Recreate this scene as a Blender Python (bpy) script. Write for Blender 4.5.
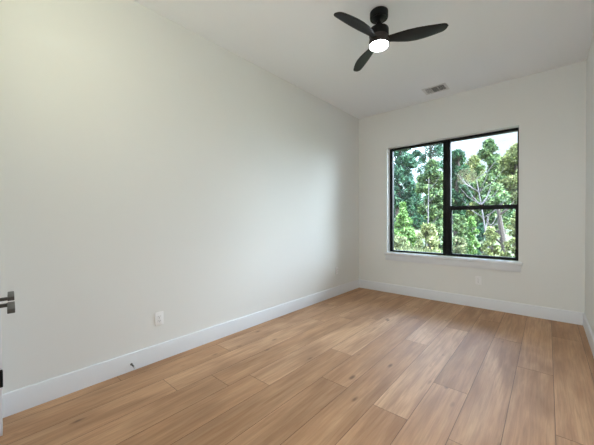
import bpy, bmesh, math, random
import numpy as np
from mathutils import Vector, Matrix
PI = math.pi
S = bpy.context.scene
for o in list(bpy.data.objects): bpy.data.objects.remove(o)

# ------------------------------------------------------------------ room numbers (metres)
H = 3.05                       # ceiling
XL, XR, YB = -2.5835, 0.3299, 4.6778
EYE = 1.2379
FPX = 287.7035

# ------------------------------------------------------------------ camera
cam = bpy.data.cameras.new('camera'); co = bpy.data.objects.new('camera', cam)
S.collection.objects.link(co); S.camera = co
cam.sensor_width = 36; cam.lens = FPX * 36 / 594; cam.clip_start = .01; cam.clip_end = 500
YAW, PIT, ROL = .71629, -.0106, .0039
co.matrix_world = Matrix.Translation((0, 0, EYE)) @ (Matrix.Rotation(YAW, 4, 'Z') @ Matrix.Rotation(PI/2 + PIT, 4, 'X') @ Matrix.Rotation(-ROL, 4, 'Z'))

# ------------------------------------------------------------------ colour management
S.view_settings.view_transform = 'Standard'; S.view_settings.look = 'None'
S.view_settings.exposure = 0.0; S.view_settings.gamma = 1; S.view_settings.use_curve_mapping = False
S.cycles.use_denoising = True
S.cycles.max_bounces = 14; S.cycles.diffuse_bounces = 8; S.cycles.transparent_max_bounces = 24
S.cycles.sample_clamp_indirect = 6

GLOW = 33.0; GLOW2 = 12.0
# ------------------------------------------------------------------ world: bright hazy sky with clouds
W = bpy.data.worlds.new('sky'); S.world = W; W.use_nodes = True
nt = W.node_tree; nt.nodes.clear()
def N(t, **k):
    n = nt.nodes.new(t)
    for a, v in k.items(): setattr(n, a, v)
    return n
tc = N('ShaderNodeTexCoord'); sep = N('ShaderNodeSeparateXYZ'); nt.links.new(tc.outputs['Generated'], sep.inputs[0])
blue = N('ShaderNodeValToRGB'); nt.links.new(sep.outputs['Z'], blue.inputs[0])
blue.color_ramp.elements[0].position = 0.0; blue.color_ramp.elements[0].color = (.72, .84, 1, 1)
blue.color_ramp.elements[1].position = .75; blue.color_ramp.elements[1].color = (.30, .50, .95, 1)
mp = N('ShaderNodeMapping'); mp.inputs['Scale'].default_value = (1, 1, 2.6); nt.links.new(tc.outputs['Generated'], mp.inputs[0])
cl = N('ShaderNodeTexNoise'); cl.inputs['Scale'].default_value = 3.2; cl.inputs['Detail'].default_value = 6
nt.links.new(mp.outputs[0], cl.inputs['Vector'])
cr = N('ShaderNodeValToRGB'); nt.links.new(cl.outputs['Fac'], cr.inputs[0])
cr.color_ramp.elements[0].position = .38; cr.color_ramp.elements[1].position = .60
mx = N('ShaderNodeMix', data_type='RGBA'); nt.links.new(cr.outputs[0], mx.inputs[0])
nt.links.new(blue.outputs[0], mx.inputs[6]); mx.inputs[7].default_value = (.80, .90, 1, 1)
# sky gets brighter with height (boost added above the window view to light the room)
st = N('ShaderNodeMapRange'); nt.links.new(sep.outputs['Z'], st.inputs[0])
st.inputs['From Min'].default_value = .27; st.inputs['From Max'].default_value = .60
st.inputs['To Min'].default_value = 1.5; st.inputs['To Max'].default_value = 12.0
# wide glow added to light the left wall, unseen right of the window view
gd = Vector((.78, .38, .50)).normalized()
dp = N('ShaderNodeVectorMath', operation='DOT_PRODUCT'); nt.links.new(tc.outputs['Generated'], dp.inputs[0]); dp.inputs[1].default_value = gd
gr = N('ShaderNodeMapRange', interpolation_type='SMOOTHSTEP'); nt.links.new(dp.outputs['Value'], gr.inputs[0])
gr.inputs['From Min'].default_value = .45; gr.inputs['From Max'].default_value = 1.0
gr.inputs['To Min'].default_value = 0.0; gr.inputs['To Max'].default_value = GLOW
# second added glow on the opposite side, unseen, to light the right wall
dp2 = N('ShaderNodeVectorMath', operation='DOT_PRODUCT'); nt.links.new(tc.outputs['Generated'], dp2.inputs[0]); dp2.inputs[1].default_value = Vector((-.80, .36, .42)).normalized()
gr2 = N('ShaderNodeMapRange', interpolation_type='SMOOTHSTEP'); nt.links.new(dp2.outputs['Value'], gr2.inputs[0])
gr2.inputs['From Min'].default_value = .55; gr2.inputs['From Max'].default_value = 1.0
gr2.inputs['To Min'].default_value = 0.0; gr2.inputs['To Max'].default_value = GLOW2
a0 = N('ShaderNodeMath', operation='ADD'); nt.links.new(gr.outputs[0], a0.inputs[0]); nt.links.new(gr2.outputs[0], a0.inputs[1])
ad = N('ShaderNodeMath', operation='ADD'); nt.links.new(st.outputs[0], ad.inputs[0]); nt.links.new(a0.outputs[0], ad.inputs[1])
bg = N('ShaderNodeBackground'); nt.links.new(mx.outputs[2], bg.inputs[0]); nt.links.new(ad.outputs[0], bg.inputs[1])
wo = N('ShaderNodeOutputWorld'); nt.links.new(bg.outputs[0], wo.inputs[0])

def light(name, kind, loc, power, col, rot=(0, 0, 0), **k):
    l = bpy.data.lights.new(name, kind); l.energy = power; l.color = col
    for a, v in k.items(): setattr(l, a, v)
    o = bpy.data.objects.new(name, l); o.location = loc; o.rotation_euler = rot; S.collection.objects.link(o); return o
SUN = light('sun', 'SUN', (0, -5, 20), 13, (1, .95, .84), angle=.02)
SUN.rotation_euler = Vector((-.75, .30, -.75)).to_track_quat('-Z', 'Y').to_euler()
pl = light('window_sky_portal', 'AREA', (-1.165, YB + .2, 1.56), 1, (1, 1, 1), rot=(-PI/2, 0, 0), shape='RECTANGLE', size=1.78, size_y=1.76)
pl.data.cycles.is_portal = True
light('closet_fill', 'POINT', (-1.75, .25, 2.45), 8.5, (1, .985, .70), shadow_soft_size=.25)  # added warm fill out of view, brightens the near left wall
light('entry_fill', 'POINT', (-.45, .25, 1.88), 8.5, (.92, .97, 1), shadow_soft_size=.10)  # unseen fill added above the frame to lift the lower walls
light('hall_fill', 'POINT', (-.3, -1.0, 2.5), 95, (.90, .975, 1), shadow_soft_size=.15)  # added fill behind the doorway, brightens the far end of the room

# ------------------------------------------------------------------ materials
class Mat:
    def __init__(s, name):
        s.m = bpy.data.materials.new(name); s.m.use_nodes = True; s.t = s.m.node_tree
        s.b = s.t.nodes['Principled BSDF']
    def n(s, t, ins=None, **k):
        q = s.t.nodes.new(t)
        for a, v in k.items(): setattr(q, a, v)
        for a, v in (ins or {}).items():
            if isinstance(v, bpy.types.NodeSocket): s.t.links.new(v, q.inputs[a])
            else: q.inputs[a].default_value = v
        return q
    def set(s, **k):
        for a, v in k.items():
            a = a.replace('_', ' ')
            if isinstance(v, bpy.types.NodeSocket): s.t.links.new(v, s.b.inputs[a])
            else: s.b.inputs[a].default_value = v
    def mix(s, f, a, b, bt='MIX'):
        q = s.n('ShaderNodeMix', data_type='RGBA', blend_type=bt)
        for i, v in ((0, f), (6, a), (7, b)):
            if isinstance(v, bpy.types.NodeSocket): s.t.links.new(v, q.inputs[i])
            else: q.inputs[i].default_value = v if i == 0 or len(v) == 4 else (*v, 1)
        return q.outputs[2]
    def math(s, op, a, b=0.0):
        q = s.n('ShaderNodeMath', operation=op)
        for i, v in ((0, a), (1, b)):
            if isinstance(v, bpy.types.NodeSocket): s.t.links.new(v, q.inputs[i])
            else: q.inputs[i].default_value = v
        return q.outputs[0]
    def ramp(s, f, *st):
        q = s.n('ShaderNodeValToRGB', {0: f}); e = q.color_ramp.elements
        while len(e) < len(st): e.new(.5)
        for i, (p, c) in enumerate(st):
            e[i].position = p; e[i].color = (*c, 1) if not isinstance(c, (int, float)) else (c, c, c, 1)
        return q.outputs[0]

def paint(name, col, rough=.6, bump=.0, scale=90, var=.02, metal=0, spec=.5):
    M = Mat(name); g = M.n('ShaderNodeNewGeometry')
    nz = M.n('ShaderNodeTexNoise', {'Vector': g.outputs['Position'], 'Scale': scale, 'Detail': 3})
    c2 = tuple(max(0, c*(1-var)) for c in col)
    M.set(Base_Color=M.mix(nz.outputs['Fac'], col, c2), Roughness=rough, Metallic=metal)
    M.b.inputs['Specular IOR Level'].default_value = spec
    if bump:
        bp = M.n('ShaderNodeBump', {'Height': nz.outputs['Fac'], 'Strength': bump, 'Distance': .002})
        M.set(Normal=bp.outputs[0])
    return M.m
mWall = paint('wall_paint', (.80, .805, .79), .65, .12, 220)
mCeil = paint('ceiling_paint', (.90, .92, .955), .8, .15, 160)
mTrim = paint('trim_paint', (.77, .785, .82), .35)
mDoor = paint('door_paint', (.82, .82, .81), .4)
mFrame = paint('black_window_frame', (.004, .0042, .005), .5, spec=.25)
mBlack = paint('matte_black_metal', (.005, .005, .0055), .45, spec=.2)
mBlade = paint('black_fan_blade', (.006, .006, .007), .45, var=.3, spec=.35)
mLitRing = paint('black_metal_lamp_tint', (.035, .026, .026), .35, metal=.3)  # brown tint stands in for lamp glow bleeding onto the black ring
mHandle = paint('dark_pewter_metal', (.10, .095, .09), .42, metal=.7)
mPlate = paint('white_plastic', (.90, .90, .91), .3)
mSlot = paint('dark_slot', (.05, .05, .05), .6)
mVent = paint('vent_white_metal', (.72, .72, .73), .4)
mDuct = paint('vent_duct_dark', (.03, .03, .035), .8)
mChrome = paint('brushed_nickel', (.45, .44, .43), .3, metal=1)
mTip = paint('pale_rubber_tip', (.62, .62, .63), .7)
mVinyl = paint('window_weather_strip', (.55, .62, .74), .5)

M = Mat('frosted_lamp_glass'); M.set(Base_Color=(.9, .9, .9, 1), Roughness=.4)
M.b.inputs['Emission Color'].default_value = (.92, .97, 1, 1); M.b.inputs['Emission Strength'].default_value = 26
mLamp = M.m
M = Mat('window_glass')
fr = M.n('ShaderNodeFresnel', {'IOR': 1.45}); tr = M.n('ShaderNodeBsdfTransparent', {'Color': (.94, .97, .96, 1)}); gl = M.n('ShaderNodeBsdfGlossy', {'Roughness': .01})
ms = M.n('ShaderNodeMixShader', {0: fr.outputs[0], 1: tr.outputs[0], 2: gl.outputs[0]})
M.t.links.new(ms.outputs[0], M.t.nodes['Material Output'].inputs[0]); mGlass = M.m

# oak plank floor
M = Mat('oak_plank_floor')
at = M.n('ShaderNodeAttribute', attribute_name='plank'); sp = M.n('ShaderNodeSeparateColor', {0: at.outputs['Color']})
g = M.n('ShaderNodeNewGeometry')
off = M.n('ShaderNodeCombineXYZ', {0: M.math('MULTIPLY', sp.outputs[0], 13.0), 1: M.math('MULTIPLY', sp.outputs[1], 17.0), 2: M.math('MULTIPLY', sp.outputs[2], 9.0)})
po = M.n('ShaderNodeVectorMath', {0: g.outputs['Position'], 1: off.outputs[0]}, operation='ADD')
def stretched(sx, sy, scale, detail, dist=0.0, rough=.5):
    m_ = M.n('ShaderNodeMapping', {'Vector': po.outputs[0]}); m_.inputs['Scale'].default_value = (sx, sy, 1)
    return M.n('ShaderNodeTexNoise', {'Vector': m_.outputs[0], 'Scale': scale, 'Detail': detail, 'Distortion': dist, 'Roughness': rough}).outputs['Fac']
fine = stretched(60, 2.6, 1.0, 5, .5, .65); med = stretched(11, 1.1, 1.0, 4, 1.2); broad = stretched(5.0, 1.1, 1.0, 3, .6)
blot = stretched(8.0, 1.6, 1.0, 2, .4)
light_c, dark_c = (.66, .43, .25), (.24, .115, .052)
c = M.ramp(sp.outputs[0], (0, (.50, .282, .150)), (.5, (.58, .340, .190)), (1, (.66, .405, .238)))
c = M.mix(M.ramp(broad, (.42, 0), (.70, .6)), c, dark_c)
c = M.mix(M.ramp(med, (.45, 0), (.72, .45)), c, light_c)
c = M.mix(M.ramp(M.math('SUBTRACT', 1.0, blot), (.52, 0), (.74, .38)), c, (.26, .14, .075))
c = M.mix(M.ramp(fine, (.34, .45), (.60, 0)), c, dark_c)
# knots
mk = M.n('ShaderNodeMapping', {'Vector': po.outputs[0]}); mk.inputs['Scale'].default_value = (6.5, 2.4, 1)
nk = M.n('ShaderNodeTexNoise', {'Vector': po.outputs[0], 'Scale': 9, 'Detail': 3})
vk = M.n('ShaderNodeTexVoronoi', {'Vector': mk.outputs[0], 'Scale': 1.0}); vk.inputs['Randomness'].default_value = 1
kd = M.math('ADD', vk.outputs['Distance'], M.math('MULTIPLY', M.math('SUBTRACT', nk.outputs['Fac'], .5), .12))
c = M.mix(M.ramp(kd, (.02, .8), (.12, 0)), c, (.12, .060, .030))
seam = M.n('ShaderNodeAttribute', attribute_name='seam').outputs['Fac']
c = M.mix(M.math('MULTIPLY', seam, .9), c, (.10, .06, .035))
M.set(Base_Color=c, Roughness=M.n('ShaderNodeMapRange', {0: fine, 1: .2, 2: .8, 3: .46, 4: .60}).outputs[0])
bp_ = M.n('ShaderNodeBump', {'Height': fine, 'Strength': .12, 'Distance': .002}); M.set(Normal=bp_.outputs[0])
M.b.inputs['Specular IOR Level'].default_value = .36
mFloor = M.m

# ------------------------------------------------------------------ mesh helpers
class B:
    def __init__(s): s.bm = bmesh.new()
    def box(s, x0, x1, y0, y1, z0, z1, bev=0, seg=2, mat=0):
        t = bmesh.new(); bmesh.ops.create_cube(t, size=1)
        for v in t.verts: v.co = Vector(((x0+x1)/2 + v.co.x*(x1-x0), (y0+y1)/2 + v.co.y*(y1-y0), (z0+z1)/2 + v.co.z*(z1-z0)))
        if bev: bmesh.ops.bevel(t, geom=t.edges[:], offset=bev, segments=seg, affect='EDGES', profile=.6)
        for f in t.faces: f.material_index = mat
        s.add(t); return s
    def add(s, t, mtx=None):
        if mtx is not None: bmesh.ops.transform(t, matrix=mtx, verts=t.verts)
        me = bpy.data.meshes.new('tmp'); t.to_mesh(me); t.free(); s.bm.from_mesh(me); bpy.data.meshes.remove(me); return s
    def lathe(s, prof, seg=40, mtx=None):
        t = bmesh.new(); rings = []
        for r, z in prof:
            if r < 1e-6: rings.append([t.verts.new((0, 0, z))])
            else: rings.append([t.verts.new((r*math.cos(2*PI*i/seg), r*math.sin(2*PI*i/seg), z)) for i in range(seg)])
        for a, b in zip(rings, rings[1:]):
            for i in range(seg):
                j = (i+1) % seg
                if len(a) == 1 and len(b) == 1: continue
                if len(a) == 1: t.faces.new((a[0], b[i], b[j]))
                elif len(b) == 1: t.faces.new((a[j], a[i], b[0]))
                else: t.faces.new((a[j], a[i], b[i], b[j]))
        bmesh.ops.recalc_face_normals(t, faces=t.faces)
        for f in t.faces: f.smooth = True
        return s.add(t, mtx)
    def tube(s, pts, rad, seg=8):
        t = bmesh.new(); rings = []; pts = [Vector(p) for p in pts]
        for i, p in enumerate(pts):
            d = (pts[min(i+1, len(pts)-1)] - pts[max(i-1, 0)]).normalized()
            a = d.cross(Vector((0, 0, 1)));
            if a.length < .05: a = d.cross(Vector((1, 0, 0)))
            a.normalize(); b = d.cross(a); r = rad[i] if isinstance(rad, (list, tuple)) else rad
            rings.append([t.verts.new(p + (a*math.cos(2*PI*k/seg) + b*math.sin(2*PI*k/seg))*r) for k in range(seg)])
        for a, b in zip(rings, rings[1:]):
            for i in range(seg): t.faces.new((a[i], a[(i+1) % seg], b[(i+1) % seg], b[i]))
        t.faces.new(rings[0]); t.faces.new(rings[-1]); bmesh.ops.recalc_face_normals(t, faces=t.faces)
        for f in t.faces: f.smooth = True
        return s.add(t)
    def out(s, name, mats, parent=None, mtx=None, sharp=35):
        me = bpy.data.meshes.new(name); 
        if mtx is not None: bmesh.ops.transform(s.bm, matrix=mtx, verts=s.bm.verts)
        s.bm.to_mesh(me); s.bm.free()
        for m_ in (mats if isinstance(mats, (list, tuple)) else [mats]): me.materials.append(m_)
        try: me.set_sharp_from_angle(angle=math.radians(sharp))
        except Exception: pass
        o = bpy.data.objects.new(name, me); S.collection.objects.link(o)
        if parent: o.parent = parent
        return o
def thing(name, label, cat, loc=(0, 0, 0), rz=0, group=None, kind=None):
    o = bpy.data.objects.new(name, None); S.collection.objects.link(o); o.location = loc; o.rotation_euler = (0, 0, rz)
    o.empty_display_size = .1
    if label: o['label'] = label
    if cat: o['category'] = cat
    if group: o['group'] = group
    if kind: o['kind'] = kind
    return o
def struct(o, label, cat='room'):
    o['kind'] = 'structure'; o['label'] = label; o['category'] = cat; return o
T = .14  # wall thickness

# ------------------------------------------------------------------ floor: planks run away from the door
rng = random.Random(5)
PW = .2285; joints = {0: 3.02, -1: 1.768, -2: 2.31, -3: 3.6, -4: 1.12, -5: 1.82, -6: 2.28, -7: 1.47, -8: 3.1, -9: .99, -10: 1.62, -11: 2.6, 1: 2.2}
bm = bmesh.new(); lay = bm.loops.layers.color.new('plank'); ls = bm.loops.layers.color.new('seam')
def plank(x0, x1, y0, y1, y_lo, y_hi):
    if y1 <= y_lo or y0 >= y_hi: return
    col = (rng.random(), rng.random(), rng.random(), 1); g_ = .0014; d = .0014
    a0, a1, b0, b1 = max(x0, XL-.02), min(x1, XR+.02), max(y0, y_lo), min(y1, y_hi)
    if a1-a0 < .01: return
    o_ = [(a0, b0, -d), (a1, b0, -d), (a1, b1, -d), (a0, b1, -d)]; i_ = [(a0+g_, b0+g_, 0), (a1-g_, b0+g_, 0), (a1-g_, b1-g_, 0), (a0+g_, b1-g_, 0)]
    vo = [bm.verts.new(p) for p in o_]; vi = [bm.verts.new(p) for p in i_]
    fs = [bm.faces.new(vi)] + [bm.faces.new((vo[k], vo[(k+1) % 4], vi[(k+1) % 4], vi[k])) for k in range(4)]
    for k, f in enumerate(fs):
        for l in f.loops: l[lay] = col; l[ls] = (0, 0, 0, 1) if k == 0 else (1, 1, 1, 1)
for k in range(-12, 3):
    x0 = .04 - PW + k*PW + PW; x0 = .04 + (k-1)*PW; j = joints.get(k, rng.uniform(1, 3)); L_ = 1.83
    y = j - 5*L_
    while y < YB + .02: plank(x0, x0+PW, y, y+L_, -1.75, YB + .02); y += L_
# slab under the planks
t = bmesh.ops.create_cube(bm, size=1)
for v in t['verts']: v.co = Vector(((XL+XR)/2 + v.co.x*(XR-XL+.2), (YB-1.75)/2 + v.co.y*(YB+1.75+.2), -.0512 + v.co.z*.1))
me = bpy.data.meshes.new('floor'); bm.to_mesh(me); bm.free(); me.materials.append(mFloor)
fl = bpy.data.objects.new('floor', me); S.collection.objects.link(fl); struct(fl, 'warm oak plank floor running away towards the window wall', 'floor')

# ------------------------------------------------------------------ walls and ceiling
FY0, TH = .120, -math.radians(4)           # entrance wall starts at (XL, FY0) and runs slightly skew
def FM(z=0): return Matrix.Translation((XL, FY0, z)) @ Matrix.Rotation(TH, 4, 'Z')
struct(B().box(XL-T, XL, -1.9, YB+T, -.1, H+.1).out('wall_left', mWall), 'long off-white painted wall on the left', 'wall')
struct(B().box(XR, XR+T, -1.9, YB+T, -.1, H+.1).out('wall_right', mWall), 'off-white painted wall at the right edge', 'wall')
# window opening
WX0, WX1, WZ0, WZ1 = -2.048, -.281, .679, 2.44
FD = .115                                   # frame plane behind the wall face
wb = B(); Tb = .20
wb.box(XL-T, WX0, YB, YB+Tb, -.1, H+.1).box(WX1, XR+T, YB, YB+Tb, -.1, H+.1)
wb.box(WX0, WX1, YB, YB+Tb, -.1, WZ0-.012).box(WX0, WX1, YB, YB+Tb, WZ1, H+.1)
struct(wb.out('wall_back', mWall), 'off-white painted end wall around the window', 'wall')
# entrance wall (in its own slightly turned frame: u along the wall, v into the room)
fb = B()
def fbox(u0, u1, z0, z1): fb.box(u0, u1, -.12, 0, z0, z1)
U_C0, U_C1 = .225, 1.80                      # closet opening between the casings
U_D0, U_D1 = 1.98, 2.80                      # entrance doorway
fbox(-.02, U_C0, -.05, H+.05); fbox(U_C1, U_D0, -.05, H+.05); fbox(U_D1, 2.95, -.05, H+.05)
fbox(U_C0, U_C1, 2.46, H+.05); fbox(U_D0, U_D1, 2.46, H+.05)
struct(fb.out('wall_front', mWall, mtx=FM()), 'off-white entrance wall behind the camera with closet and doorway', 'wall')
struct(B().box(XL-T, XR+T, -1.9-T, -1.75, -.1, H+.1).out('wall_hall', mWall), 'off-white wall of the hall behind the entrance', 'wall')
struct(B().box(XL-T, XR+T, -1.9, YB+T, H, H+.12).out('ceiling', mCeil), 'flat white painted ceiling', 'ceiling')

# baseboards with an eased top edge
BH, BT = .1455, .015
def base_profile(L_):
    t = bmesh.new(); pr = [(0, 0), (BT, 0), (BT, BH-.006), (BT-.002, BH-.002), (BT-.006, BH), (0, BH)]
    a = [t.verts.new((0, p, q)) for p, q in pr]; b = [t.verts.new((L_, p, q)) for p, q in pr]
    for i in range(len(pr)): t.faces.new((a[i], a[(i+1) % len(pr)], b[(i+1) % len(pr)], b[i]))
    t.faces.new(a); t.faces.new(b); bmesh.ops.recalc_face_normals(t, faces=t.faces); return t
def baseboard(name, p, ang, L_, lab):
    b = B(); b.add(base_profile(L_), Matrix.Translation((p[0], p[1], 0)) @ Matrix.Rotation(ang, 4, 'Z')); struct(b.out(name, mTrim), lab, 'baseboard')
baseboard('baseboard_left', (XL, YB), -PI/2, YB-FY0, 'tall white baseboard along the left wall')
baseboard('baseboard_right', (XR, -.08), PI/2, YB+.08, 'tall white baseboard along the right wall')
baseboard('baseboard_back', (XR, YB), PI, XR-XL, 'tall white baseboard under the window')
baseboard('baseboard_front', (XL, FY0), TH, .14, 'short white baseboard between closet casing and left wall')

# closet casing and doors on the entrance wall
CW, CT = .085, .019
cs = B(); cs.box(U_C0-CW, U_C0-.004, 0, CT, 0, 2.46+CW, .003).box(U_C1+.004, U_C1+CW, 0, CT, 0, 2.46+CW, .003).box(U_C0-.004, U_C1+.004, 0, CT, 2.46+.004, 2.46+CW, .003)
struct(cs.out('trim_1', mTrim, mtx=FM()), 'white flat casing around the closet doors at the left edge', 'trim')
def closet_door(n, u0, u1, hinge_left, lab):
    root = thing('door_%d' % n, lab, 'door', kind='structure'); root.matrix_world = FM()
    b = B(); b.box(u0, u1, -.045, -.005, .012, 2.45, .002)
    # raised shaker frame
    w = u1-u0
    for q in ((u0, u0+.11, .012, 2.45), (u1-.11, u1, .012, 2.45), (u0+.11, u1-.11, 2.33, 2.45), (u0+.11, u1-.11, .012, .24), (u0+.11, u1-.11, 1.0, 1.12)):
        b.box(q[0]+.0005, q[1]-.0005, -.010, .002, q[2]+.0005, q[3]-.0005, .002)
    b.out('door_panel', mDoor, root)
    uh = u0+.001 if hinge_left else u1-.001
    for zc in (.33, 2.25):
        k = B(); k.lathe([(0, -.046), (.0075, -.046), (.0075, .046), (0, .046)], 12, Matrix.Translation((uh, .017, zc)))
        k.lathe([(0, .046), (.006, .047), (.0055, .052), (0, .054)], 12, Matrix.Translation((uh, .017, zc)))
        k.box(uh-.002, uh+.002, -.004, .018, zc-.045, zc+.045)
        k.out('hinge', mBlack, root)
    um, sgn = (u1-.060, -1) if hinge_left else (u0+.060, 1)
    zc = .925
    k = B(); k.box(um-.026, um+.026, .002, .010, zc-.026, zc+.026, .002)
    k.box(um-.007, um+.007, .010, .054, zc-.0065, zc+.0065, .002)
    lv = k.out('door_handle', mHandle, root)
    k = B(); a, c_ = sorted((um - sgn*.013, um + sgn*.112))
    k.box(a, c_, .051, .071, zc-.0080, zc+.0080, .002); k.out('lever', mHandle, lv)
um = (U_C0+U_C1)/2
closet_door(1, U_C0, um-.0015, True, 'white closet door leaf hinged near the left wall')
closet_door(2, um+.0015, U_C1, False, 'white closet door leaf nearer the entrance')

# ------------------------------------------------------------------ window
win = thing('window_1', 'black framed two-unit window with a fixed left pane and single-hung right unit', 'window', (0, 0, 0), kind='structure')
yF = YB + FD
MX0, MX1 = -1.206, -1.104                    # mullion
fw = .044
b = B(); b.box(WX0, WX0+fw, yF, yF+.07, WZ0, WZ1, .003).box(WX1-.022, WX1, yF, yF+.07, WZ0, WZ1, .003)
b.box(WX0+fw, MX0, yF, yF+.07, WZ1-.036, WZ1, .002).box(MX1, WX1-.022, yF, yF+.07, WZ1-.036, WZ1, .002)
b.box(WX0+fw, MX0, yF, yF+.07, WZ0, WZ0+.026, .002).box(MX1, WX1-.022, yF, yF+.07, WZ0, WZ0+.034, .002)
b.out('window_frame', mFrame, win)
b = B(); b.box(MX0, MX1, yF-.004, yF+.075, WZ0, WZ1, .003); b.box((MX0+MX1)/2-.006, (MX0+MX1)/2+.006, yF-.008, yF-.003, WZ0+.001, WZ1-.001, .001)
b.out('mullion', mFrame, win)
b = B(); b.box(WX0+fw-.004, MX0+.004, yF+.040, yF+.046, WZ0+.03, WZ1-.03); b.out('window_pane', mGlass, win)
# upper fixed sash, lower operable sash sits proud of it
b = B(); b.box(MX1-.004, WX1-.018, yF+.046, yF+.052, 1.40, WZ1-.03); b.out('window_pane', mGlass, win)
sa = B(); x0, x1 = MX1, WX1-.020
sa.box(x0, x1, yF+.002, yF+.036, 1.368, 1.428, .003)                 # meeting rail
sa.box(x0, x0+.019, yF+.004, yF+.034, .70, 1.368, .002).box(x1-.022, x1, yF+.004, yF+.034, .70, 1.368, .002)
sa.box(x0, x1, yF+.004, yF+.034, .681, .716, .002)
sa.box((x0+x1)/2-.03, (x0+x1)/2+.03, yF-.006, yF+.010, 1.424, 1.436, .002)  # latch
sh = sa.out('window_sash', mFrame, win)
b = B(); b.box(x0+.016, x1-.018, yF+.016, yF+.022, .70, 1.372); b.out('window_pane', mGlass, sh)
# sill (stool) and apron
b = B(); b.box(WX0-.04, WX1+.046, YB-.040, YB, WZ0-.044, WZ0-.002, .013, 4); b.box(WX0, WX1, YB, yF+.001, WZ0-.046, WZ0-.002)
b.out('window_sill', mTrim, win)
b = B(); b.box(WX0-.025, WX1+.025, YB-.018, YB, .548, WZ0-.046, .003); b.out('apron', mTrim, win)

# ------------------------------------------------------------------ electrical outlets
def outlet(loc, rz, lab):
    r = thing('wall_outlet', lab, 'outlet', loc, rz, 'white wall outlets')
    # local: x along wall, -y into the room
    b = B(); b.box(-.036, .036, -.006, 0, -.058, .058, .003, 3); b.out('cover_plate', mPlate, r)
    for s in (-1, 1):
        b = B(); t = bmesh.new(); bmesh.ops.create_circle(t, cap_ends=True, radius=.0172, segments=28)
        for v in t.verts: v.co.y = max(-.0135, min(.0135, v.co.y))
        e = bmesh.ops.extrude_face_region(t, geom=t.faces[:]); bmesh.ops.translate(t, vec=(0, 0, .003), verts=[v for v in e['geom'] if isinstance(v, bmesh.types.BMVert)])
        bmesh.ops.recalc_face_normals(t, faces=t.faces)
        b.add(t, Matrix.Translation((0, -.0055, s*.0195)) @ Matrix.Rotation(PI/2, 4, 'X'))
        rc = b.out('receptacle', mPlate, r)
        b = B(); b.box(-.0075, -.0050, -.0092, -.0082, s*.0195-.002, s*.0195+.007).box(.0050, .0075, -.0092, -.0082, s*.0195-.001, s*.0195+.006)
        b.lathe([(0, 0), (.0024, 0), (.0024, .001), (0, .001)], 12, Matrix.Translation((0, -.0082, s*.0195-.008)) @ Matrix.Rotation(PI/2, 4, 'X'))
        b.out('slot', mSlot, rc)
    b = B(); b.lathe([(0, .001), (.0025, .0008), (.003, 0)], 12, Matrix.Translation((0, -.006, 0)) @ Matrix.Rotation(PI/2, 4, 'X')); b.out('screw', mChrome, r)
outlet((XL, 1.108, .368), PI/2, 'white duplex outlet low on the left wall, nearest the camera')
outlet((XL, 3.945, .405), PI/2, 'white duplex outlet low on the left wall, near the far corner')
outlet((-.722, YB, .378), 0, 'white duplex outlet on the end wall below the window')

# ------------------------------------------------------------------ spring door stop on the left baseboard
ds = thing('door_stop', 'small metal spring door stop sticking out of the left baseboard', 'door stop', (XL+BT, .876, .056))
b = B(); R90 = Matrix.Rotation(PI/2, 4, 'Y')
b.lathe([(0, 0), (.009, 0), (.009, .003), (.006, .006), (0, .006)], 20, R90); b.out('base', mHandle, ds)
b = B(); b.tube([(.005 + .052*i/140, .0052*math.cos(i*.9), .0052*math.sin(i*.9) - .006*(i/140)**2) for i in range(141)], .0010, 6); b.out('spring', mHandle, ds)
b = B(); b.lathe([(0, .055), (.0058, .055), (.0066, .060), (.0066, .070), (.005, .074), (0, .075)], 20, Matrix.Translation((0, 0, -.006)) @ R90); b.out('tip', mTip, ds)

# ------------------------------------------------------------------ ceiling vent: three banks of slats
vt = thing('ceiling_vent', 'small white three-way ceiling air vent near the window wall', 'vent', (-1.187, 4.316, H), 0)
vw, vd = .152, .117
b = B()
for q in ((-vw, vw, -vd, -vd+.030), (-vw, vw, vd-.030, vd), (-vw, -vw+.030, -vd+.030, vd-.030), (vw-.030, vw, -vd+.030, vd-.030)):
    b.box(q[0], q[1], q[2], q[3], -.006, 0, .0015)
b.out('vent_frame', mVent, vt)
b = B(); b.box(-vw+.03, vw-.03, -vd+.03, vd-.03, -.0012, -.0004); b.out('duct_opening', mDuct, vt)
cell = (2*vw-.06)/3
for k in range(3):
    xa = -vw+.03+k*cell; b = B(); n_ = 7
    if k == 1:
        for i in range(10):
            yc = -vd+.036+i*(2*vd-.072)/9; t = bmesh.new(); bmesh.ops.create_cube(t, size=1)
            b.add(t, Matrix.Translation((xa+cell/2, yc, -.005)) @ Matrix.Rotation(math.radians(40), 4, 'X') @ Matrix.Diagonal((cell-.004, .010, .0012, 1)))
    else:
        for i in range(n_):
            xc = xa+.006+i*(cell-.012)/(n_-1); t = bmesh.new(); bmesh.ops.create_cube(t, size=1)
            b.add(t, Matrix.Translation((xc, 0, -.005)) @ Matrix.Rotation(math.radians(-12 if k == 0 else 40), 4, 'Y') @ Matrix.Diagonal((.0060 if k == 0 else .0085, 2*vd-.064, .0012, 1)))
    if k: b.box(xa-.002, xa+.002, -vd+.03, vd-.03, -.0065, -.0012)
    b.out('louver_bank', mVent, vt)

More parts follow.
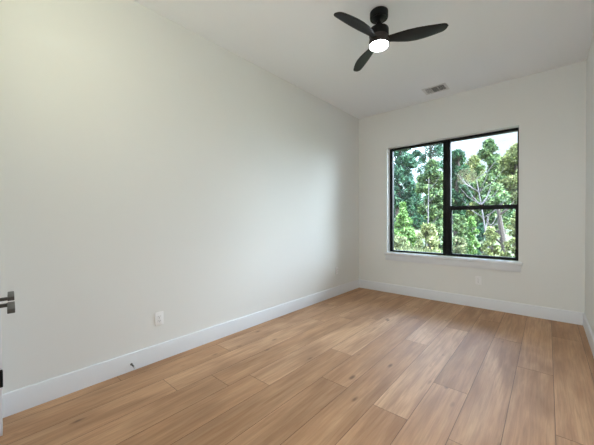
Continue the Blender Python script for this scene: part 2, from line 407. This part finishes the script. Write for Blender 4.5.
# ------------------------------------------------------------------ ceiling fan
FX, FY = -1.120, 2.390
fan = thing('ceiling_fan', 'black three-blade ceiling fan with a glowing round light', 'ceiling fan', (FX, FY, H), 0)
b = B(); b.lathe([(0, 0), (.073, 0), (.077, -.004), (.077, -.050), (.074, -.058), (.066, -.062), (.062, -.060), (.040, -.068), (.024, -.074), (0, -.074)], 48); b.out('canopy', mBlack, fan)
b = B(); b.lathe([(0, -.070), (.0125, -.070), (.0125, -.150), (0, -.150)], 24); b.lathe([(.0125, -.088), (.021, -.092), (.021, -.104), (.0125, -.108)], 24); b.out('downrod', mBlack, fan)
b = B(); b.lathe([(0, -.118), (.024, -.118), (.028, -.122), (.032, -.134), (.060, -.142), (.078, -.150), (.083, -.160), (.083, -.212), (.079, -.216), (0, -.216)], 56); b.out('motor_housing', mBlack, fan)
b = B(); b.lathe([(0, -.216), (.080, -.216), (.080, -.244), (.084, -.247), (.085, -.252), (.085, -.289), (.083, -.2905), (.081, -.2905), (.081, -.2866), (0, -.2865)], 56); b.out('light_housing', mLitRing, fan)
b = B(); b.lathe([(.079, -.2866), (.079, -.296), (.075, -.302), (.060, -.3045), (0, -.305)], 56); lamp = b.out('light_diffuser', mLamp, fan)
def blade(ang):
    t = bmesh.new(); n = 40; m = 9; r0, r1 = .070, .545; top = []; bot = []
    for i in range(n+1):
        u = i/n; r = r0 + (r1-r0)*u
        # leading (+, clockwise side) nearly straight, trailing edge carries the belly
        wd = float(np.interp(u, [0, .08, .2, .35, .5, .65, .8, .9, 1], [.066, .074, .100, .126, .134, .126, .108, .092, .080]))
        wl, wt = wd*.42, wd*.58
        e = 1 if u < .90 else math.sqrt(max(0, 1-((u-.90)/.10)**2))
        f_in = 1
        wl = wl*e*f_in ; wt = wt*e*f_in
        pitch = math.radians(17 - 8*u); up = -.018*(1-u)*0 
        sweep = .012*math.sin(PI*u)
        rt, rb = [], []
        for j in range(m+1):
            s = -wl + (wl+wt)*j/m          # - = clockwise side
            hh = .0045*math.sqrt(max(0.0, 1-(2*j/m-1)**2))*(e*.9+.1) + .0006
            cx, y, z = r, (s+sweep)*math.cos(pitch), -(s)*math.sin(pitch) + up - .010*(1-(2*j/m-1)**2)*0
            rt.append(t.verts.new((cx, y, z+hh))); rb.append(t.verts.new((cx, y, z-hh)))
        top.append(rt); bot.append(rb)
    for i in range(n):
        for j in range(m):
            t.faces.new((top[i][j], top[i+1][j], top[i+1][j+1], top[i][j+1])); t.faces.new((bot[i][j+1], bot[i+1][j+1], bot[i+1][j], bot[i][j]))
        for j in (0, m): t.faces.new((top[i][j], bot[i][j], bot[i+1][j], top[i+1][j]))
    for i in (0, n):
        for j in range(m): t.faces.new((top[i][j], bot[i][j], bot[i][j+1], top[i][j+1]))
    bmesh.ops.recalc_face_normals(t, faces=t.faces)
    for f in t.faces: f.smooth = True
    b = B(); b.add(t); o = b.out('fan_blade', mBlade, fan, sharp=60); o.location = (0, 0, -.242); o.rotation_euler = (0, 0, math.radians(ang)); return o
for a in (21.0, 139.5, 258.5): blade(a)

# ------------------------------------------------------------------ outdoors
GZ = -.45
gm = Mat('outdoor_ground'); gg = gm.n('ShaderNodeNewGeometry')
g1 = gm.n('ShaderNodeTexNoise', {'Vector': gg.outputs['Position'], 'Scale': .8, 'Detail': 6})
gs = gm.n('ShaderNodeSeparateXYZ', {0: gg.outputs['Position']})
gbounce = gm.n('ShaderNodeMapRange', {0: gm.math('ADD', gs.outputs[1], g1.outputs['Fac']), 1: 7.0, 2: 8.2, 3: 1.0, 4: 0.0})   # unseen pale soil added by the house to bounce light indoors, grass beyond
gm.set(Base_Color=gm.mix(gbounce.outputs[0], gm.ramp(g1.outputs['Fac'], (.35, (.035, .055, .02)), (.5, (.07, .10, .035)), (.68, (.13, .14, .06))), (.46, .42, .34)), Roughness=.95)
bm = bmesh.new(); bmesh.ops.create_grid(bm, x_segments=50, y_segments=50, size=.5)
r_ = random.Random(1)
for v in bm.verts:
    X, Y = v.co.x*90 - 12, v.co.y*70 + YB + .2 + 35
    v.co = Vector((X, Y, GZ + .12*math.sin(X*.7+1)*math.sin(Y*.5) * min(1, (Y-YB)/4) + max(0, (Y-20))*.03))
me = bpy.data.meshes.new('ground'); bm.to_mesh(me); bm.free(); me.materials.append(gm.m)
go = bpy.data.objects.new('ground', me); S.collection.objects.link(go); struct(go, 'grassy ground outside the window', 'ground')

LEAF = .56
def leafmat(name, a, b_, c_):
    M = Mat(name); g_ = M.n('ShaderNodeNewGeometry')
    n1 = M.n('ShaderNodeTexNoise', {'Vector': g_.outputs['Position'], 'Scale': 1.6, 'Detail': 4, 'Roughness': .65})
    a, b_, c_ = [tuple(x*LEAF for x in q) for q in (a, b_, c_)]
    col = M.ramp(n1.outputs['Fac'], (.34, a), (.5, b_), (.66, c_))
    col = M.mix(1.0, col, M.ramp(g_.outputs['Random Per Island'], (0, .45), (1, 1.0)), 'MULTIPLY')
    col = M.mix(M.ramp(g_.outputs['Random Per Island'], (.72, 0), (.95, .8)), col, tuple(min(1, x*1.9) for x in c_))
    d = M.n('ShaderNodeBsdfDiffuse', {'Color': col}); tl = M.n('ShaderNodeBsdfTranslucent', {'Color': col})
    gl_ = M.n('ShaderNodeBsdfGlossy', {'Color': (.5, .55, .6, 1), 'Roughness': .45})
    m1 = M.n('ShaderNodeMixShader', {0: .25, 1: d.outputs[0], 2: tl.outputs[0]})
    m2 = M.n('ShaderNodeMixShader', {0: .025, 1: m1.outputs[0], 2: gl_.outputs[0]})
    M.t.links.new(m2.outputs[0], M.t.nodes['Material Output'].inputs[0]); return M.m
LM = {
 'blue': leafmat('leaves_blue_green', (.04, .12, .085), (.075, .19, .12), (.13, .27, .15)),
 'deep': leafmat('leaves_deep_green', (.025, .085, .05), (.05, .15, .075), (.10, .23, .10)),
 'mid': leafmat('leaves_mid_green', (.06, .15, .06), (.15, .27, .10), (.28, .38, .15)),
 'yel': leafmat('leaves_yellow_green', (.20, .28, .08), (.33, .38, .14), (.44, .47, .20)),
 'pale': leafmat('leaves_pale_grass', (.20, .26, .11), (.28, .33, .15), (.38, .39, .19)),
 'lime': leafmat('leaves_bright_lime', (.13, .30, .06), (.22, .43, .10), (.33, .52, .17)),
}
def bark(name, c): 
    M = Mat(name); g_ = M.n('ShaderNodeNewGeometry'); m_ = M.n('ShaderNodeMapping', {'Vector': g_.outputs['Position']}); m_.inputs['Scale'].default_value = (9, 9, 1.5)
    nz = M.n('ShaderNodeTexNoise', {'Vector': m_.outputs[0], 'Scale': 2, 'Detail': 5})
    M.set(Base_Color=M.mix(nz.outputs['Fac'], tuple(x*.55 for x in c), tuple(min(1, x*1.4) for x in c)), Roughness=.9); return M.m
mBark = bark('brown_bark', (.05, .038, .032)); mPaleBark = bark('pale_grey_bark', (.12, .105, .115))

def leaves(name, centres, radii, per, size, mat, parent, seed, aspect=.55, up=0.0):
    """one foliage mesh: clumps of small leaf-shaped quads"""
    g_ = np.random.default_rng(seed); C_ = np.repeat(np.array(centres), per, 0); R_ = np.repeat(np.array(radii), per)
    n = len(C_); d = g_.normal(size=(n, 3)); d /= np.linalg.norm(d, axis=1, keepdims=True)
    rr = g_.random(n)**.42; P = C_ + d*(R_*rr)[:, None]*np.array([1, 1, .8])
    a = g_.normal(size=(n, 3)); a[:, 2] += up*3; a /= np.linalg.norm(a, axis=1, keepdims=True)
    q = g_.normal(size=(n, 3)); q += d*.9 + np.array([0, -.3, .5]); b_ = np.cross(a, q); b_ /= np.linalg.norm(b_, axis=1, keepdims=True)
    s = size*g_.uniform(.6, 1.35, n); a *= s[:, None]; b_ *= (s*aspect)[:, None]
    V = np.stack([P - a, P + b_*.5 - a*.1, P + a, P - b_*.5 - a*.1], 1).reshape(-1, 3)
    me = bpy.data.meshes.new(name); me.vertices.add(len(V)); me.vertices.foreach_set('co', V.ravel())
    me.loops.add(4*n); me.loops.foreach_set('vertex_index', np.arange(4*n)); me.polygons.add(n)
    me.polygons.foreach_set('loop_start', np.arange(0, 4*n, 4)); me.polygons.foreach_set('loop_total', np.full(n, 4)); me.update(calc_edges=True)
    me.materials.append(mat); o = bpy.data.objects.new(name, me); S.collection.objects.link(o); o.parent = parent; return o

def ray(px, py):
    d = Vector(((px-297)/FPX, (222.5-py)/FPX, -1)); return co.matrix_world.to_3x3() @ d
def at(px, py, y):
    d = ray(px, py); return Vector((0, 0, EYE)) + d*(y/d.y)

def tree(lab, cat, px, y, top, wide, lo, mat, seed, dens=1.0, leaf=.13, trunk=.14, barkm=None, name='leafy_tree', conifer=False, clumps=46, per=200):
    """px column, distance y, top row, crown width in px, row where the crown begins"""
    base = at(px, 219, y); zt = at(px, top, y).z; zl = at(px, lo, y).z; w = (at(px+wide/2, 219, y) - at(px-wide/2, 219, y)).length/2
    gz = GZ + max(0, y-20)*.03 - .1
    base = Vector((base.x, y, gz)); r = thing(name, lab, cat, base); R_ = random.Random(seed)
    hz = zt-gz; b = B(); bend = [R_.uniform(-.15, .15)*w for _ in range(2)]
    pts = [(bend[0]*math.sin(k*.6), bend[1]*math.sin(k*.5), hz*.93*k/8) for k in range(9)]
    b.tube(pts, [trunk*(1-.8*k/8) + .01 for k in range(9)], 8); b.out('trunk', barkm or mBark, r)
    cen, rad = [], []; c0 = zl-gz
    for i in range(clumps):
        u = (i+.5)/clumps
        if conifer: wz = w*(1-u)**.8; rc = w*.34*(1-u*.6)
        else: wz = w*math.sin(PI*(.14+.82*u))**.7; rc = w*R_.uniform(.20, .36)
        a = R_.uniform(0, 2*PI); q = math.sqrt(R_.random())*max(0, wz-rc*.5)
        cen.append((q*math.cos(a), q*math.sin(a), c0 + (hz-c0-rc*.6)*u)); rad.append(rc)
    b = B()
    for i in range(0, clumps, 4):
        p = cen[i]; s0 = (pts[3][0]*.5, pts[3][1]*.5, max(.2, p[2]-math.hypot(p[0], p[1])*.9 - .2)); mid = ((s0[0]+p[0])*.5, (s0[1]+p[1])*.5, (s0[2]+p[2])*.52)
        b.tube([s0, mid, p], [trunk*.34, trunk*.24, trunk*.10], 6)
    b.out('branch', barkm or mBark, r)
    leaves('foliage', cen, rad, int(per*dens), leaf, mat, r, seed)
    return r
GT = None
# far woodland edge, from left to right
tree('tall blue-green pine filling the left edge of the view', 'tree', 398, 18, 112, 40, 205, LM['blue'], 11, .8, .15, .20, name='pine_tree', clumps=72)
tree('tall blue-green tree with sky gaps in the left pane, right of the pine', 'tree', 430, 25, 122, 38, 190, LM['blue'], 12, .5, .13, .18, clumps=44)
tree('rounded green tree low in the left pane beside the mullion', 'tree', 431, 15.5, 160, 34, 222, LM['mid'], 13, 1.0, .12, .15, clumps=50)
tree('dark green tree just right of the mullion', 'tree', 457, 17.5, 150, 30, 215, LM['deep'], 14, 1.3, .13, .16, clumps=52)
tree('yellow-green tree with a low crown, third from the right', 'tree', 473, 25, 155, 36, 215, LM['yel'], 15, 1.0, .12, .14, clumps=46)
tree('tallest green tree in the upper right pane', 'tree', 489, 21, 139, 38, 215, LM['mid'], 16, 1.0, .13, .16, clumps=50)
tree('yellow-topped tree at the right edge of the window', 'tree', 516, 17.3, 144, 44, 215, LM['yel'], 17, 1.3, .13, .17, clumps=54)
tree('small rounded tree filling the gap right of the tallest tree', 'tree', 503, 26.5, 157, 34, 215, LM['yel'], 20, 1.2, .15, .12, clumps=50)
tree('deep green tree seen low behind the meeting rail', 'tree', 492, 15, 184, 50, 232, LM['mid'], 18, 1.0, .11, .12, clumps=54)
tree('dark tree behind the bright conifer in the left pane', 'tree', 412, 36, 188, 50, 232, LM['deep'], 19, 1.3, .17, .18, clumps=54)
for k, (px, lab) in enumerate(((385, 'dark background tree at the far left of the woodland'), (440, 'dark background tree hidden behind the mullion'), (470, 'dark background tree behind the yellow-green crown'), (505, 'dark background tree behind the right-hand crowns'), (545, 'dark background tree beyond the right window edge'))):
    tree(lab, 'tree', px, (44, 50, 34, 44, 34)[k], (175, 190, 172, 170, 165)[k], 62, 240, LM['deep'] if k < 2 else LM['mid'], 30+k, 1.5, .24, .2, clumps=54)
# nearer growth
tree('bright lime-green conical young tree in the lower left pane', 'tree', 403, 13, 202, 30, 246, LM['lime'], 41, 1.1, .08, .06, name='young_conifer', conifer=True, clumps=52)
def bare(lab, px, y, top, lean, th, seed, mat, nb=9, name='bare_tree'):
    base = at(px, 219, y); gz = GZ + max(0, y-20)*.03 - .1; r = thing(name, lab, 'tree', (base.x, y, gz)); hz = at(px, top, y).z-gz; R_ = random.Random(seed)
    b = B(); P = [(lean*(k/7)**1.3, 0, hz*k/7) for k in range(8)]; b.tube(P, [th*(1-.7*k/7) for k in range(8)], 8); b.out('trunk', mat, r)
    b = B()
    for i in range(nb):
        k = 3 + i*4.5/nb; p = Vector(P[int(k)]); a = R_.uniform(0, 2*PI); L_ = hz*R_.uniform(.12, .25)
        b.tube([p, p+Vector((math.cos(a)*L_*.6, math.sin(a)*L_*.3, L_*.45)), p+Vector((math.cos(a)*L_, math.sin(a)*L_*.5, L_))], [th*.35, th*.25, th*.08], 6)
    b.out('branch', mat, r)
bare('pale grey bare-branched tree in the upper right pane', 490, 11.7, 178, -.4, .036, 51, mPaleBark, 22)
bare('slim pale trunk standing in the left pane', 427.5, 12.6, 178, .05, .035, 52, mPaleBark, 4)
bare('thick dark trunk behind the lower right pane', 507, 11.2, 205, -.25, .14, 53, mBark, 3)
def shrub(lab, px, y, top, wide, mat, seed, leaf=.07, dens=1.0, name='leafy_shrub', up=0.0, aspect=.55):
    base = at(px, 219, y); zt = at(px, top, y).z; w = (at(px+wide/2, 219, y)-at(px-wide/2, 219, y)).length/2
    r = thing(name, lab, 'shrub', (base.x, y, GZ)); R_ = random.Random(seed); hz = zt-GZ; cen, rad = [], []
    for i in range(34):
        u = (i+.5)/34; wz = w*math.sin(PI*(.25+.68*u))**.6; rc = w*R_.uniform(.22, .34); a = R_.uniform(0, 2*PI); q = math.sqrt(R_.random())*max(0, wz-rc*.4)
        cen.append((q*math.cos(a), q*math.sin(a), .1+(hz-rc*.6)*u)); rad.append(rc)
    b = B()
    for i in range(0, 34, 3):
        p = cen[i]; b.tube([(p[0]*.15, p[1]*.15, 0), (p[0]*.6, p[1]*.6, p[2]*.55), p], [.02, .014, .005], 5)
    b.out('stem', mBark, r); leaves('foliage', cen, rad, int(130*dens), leaf, mat, r, seed, aspect, up); return r
shrub('pale yellow-green shrub at the bottom middle of the left pane', 427, 10.5, 226, 30, LM['yel'], 61, .07, 1.1, up=.3)
shrub('pale shrub in the bottom left corner of the view', 398, 10, 238, 26, LM['pale'], 62, .06)
shrub('green shrub at the bottom right of the left pane', 440, 13.2, 222, 22, LM['mid'], 63)
shrub('rounded green shrub just below the meeting rail, beside the mullion', 459, 11.5, 217, 20, LM['mid'], 64, .07, 1.2)
shrub('rounded lime-green shrub right of the one beside the mullion', 470, 12.2, 219, 18, LM['lime'], 65, .07)
shrub('grey-green shrub in the middle of the lower right pane', 481, 12.9, 226, 16, LM['blue'], 66, .06)
shrub('pale yellow-green shrub low in the lower right pane', 492, 9.8, 230, 22, LM['yel'], 67, .06, 1.1, up=.3)
shrub('tall yellow-green shrub at the lower right window corner', 516, 10.0, 222, 24, LM['yel'], 68, .06, 1.1)
shrub('pale dry shrub in the lower corner beside the mullion', 458, 9.4, 240, 22, LM['pale'], 69, .05)
# meadow of tall grass blades
g_ = np.random.default_rng(3); n = 11000
Y = g_.uniform(7.4, 8.7, n); pxs = g_.uniform(375, 545, n); X = np.empty(n); tn = {p: at(p, 219, 1.0).x for p in range(370, 550)}
X = np.array([tn[int(p)] for p in pxs])*Y + g_.normal(size=n)*.1; hgt = g_.uniform(.25, .75, n)*(1+.3*np.sin(X*1.7)); lx, ly = g_.normal(size=(2, n))*.16
w_ = .012; V = np.stack([np.stack([X-w_, Y, np.full(n, GZ-.05)], 1), np.stack([X+w_, Y, np.full(n, GZ-.05)], 1), np.stack([X+lx*.5+w_*.7, Y+ly*.5, GZ+hgt*.6], 1), np.stack([X+lx, Y+ly, GZ+hgt], 1)], 1).reshape(-1, 3)
me = bpy.data.meshes.new('tall_grass'); me.vertices.add(4*n); me.vertices.foreach_set('co', V.ravel()); me.loops.add(4*n); me.loops.foreach_set('vertex_index', np.arange(4*n)); me.polygons.add(n)
me.polygons.foreach_set('loop_start', np.arange(0, 4*n, 4)); me.polygons.foreach_set('loop_total', np.full(n, 4)); me.update(calc_edges=True); me.materials.append(LM['pale'])
o = bpy.data.objects.new('tall_grass', me); S.collection.objects.link(o); o['kind'] = 'stuff'; o['label'] = 'pale tall grass growing in front of the shrubs outside'; o['category'] = 'grass'
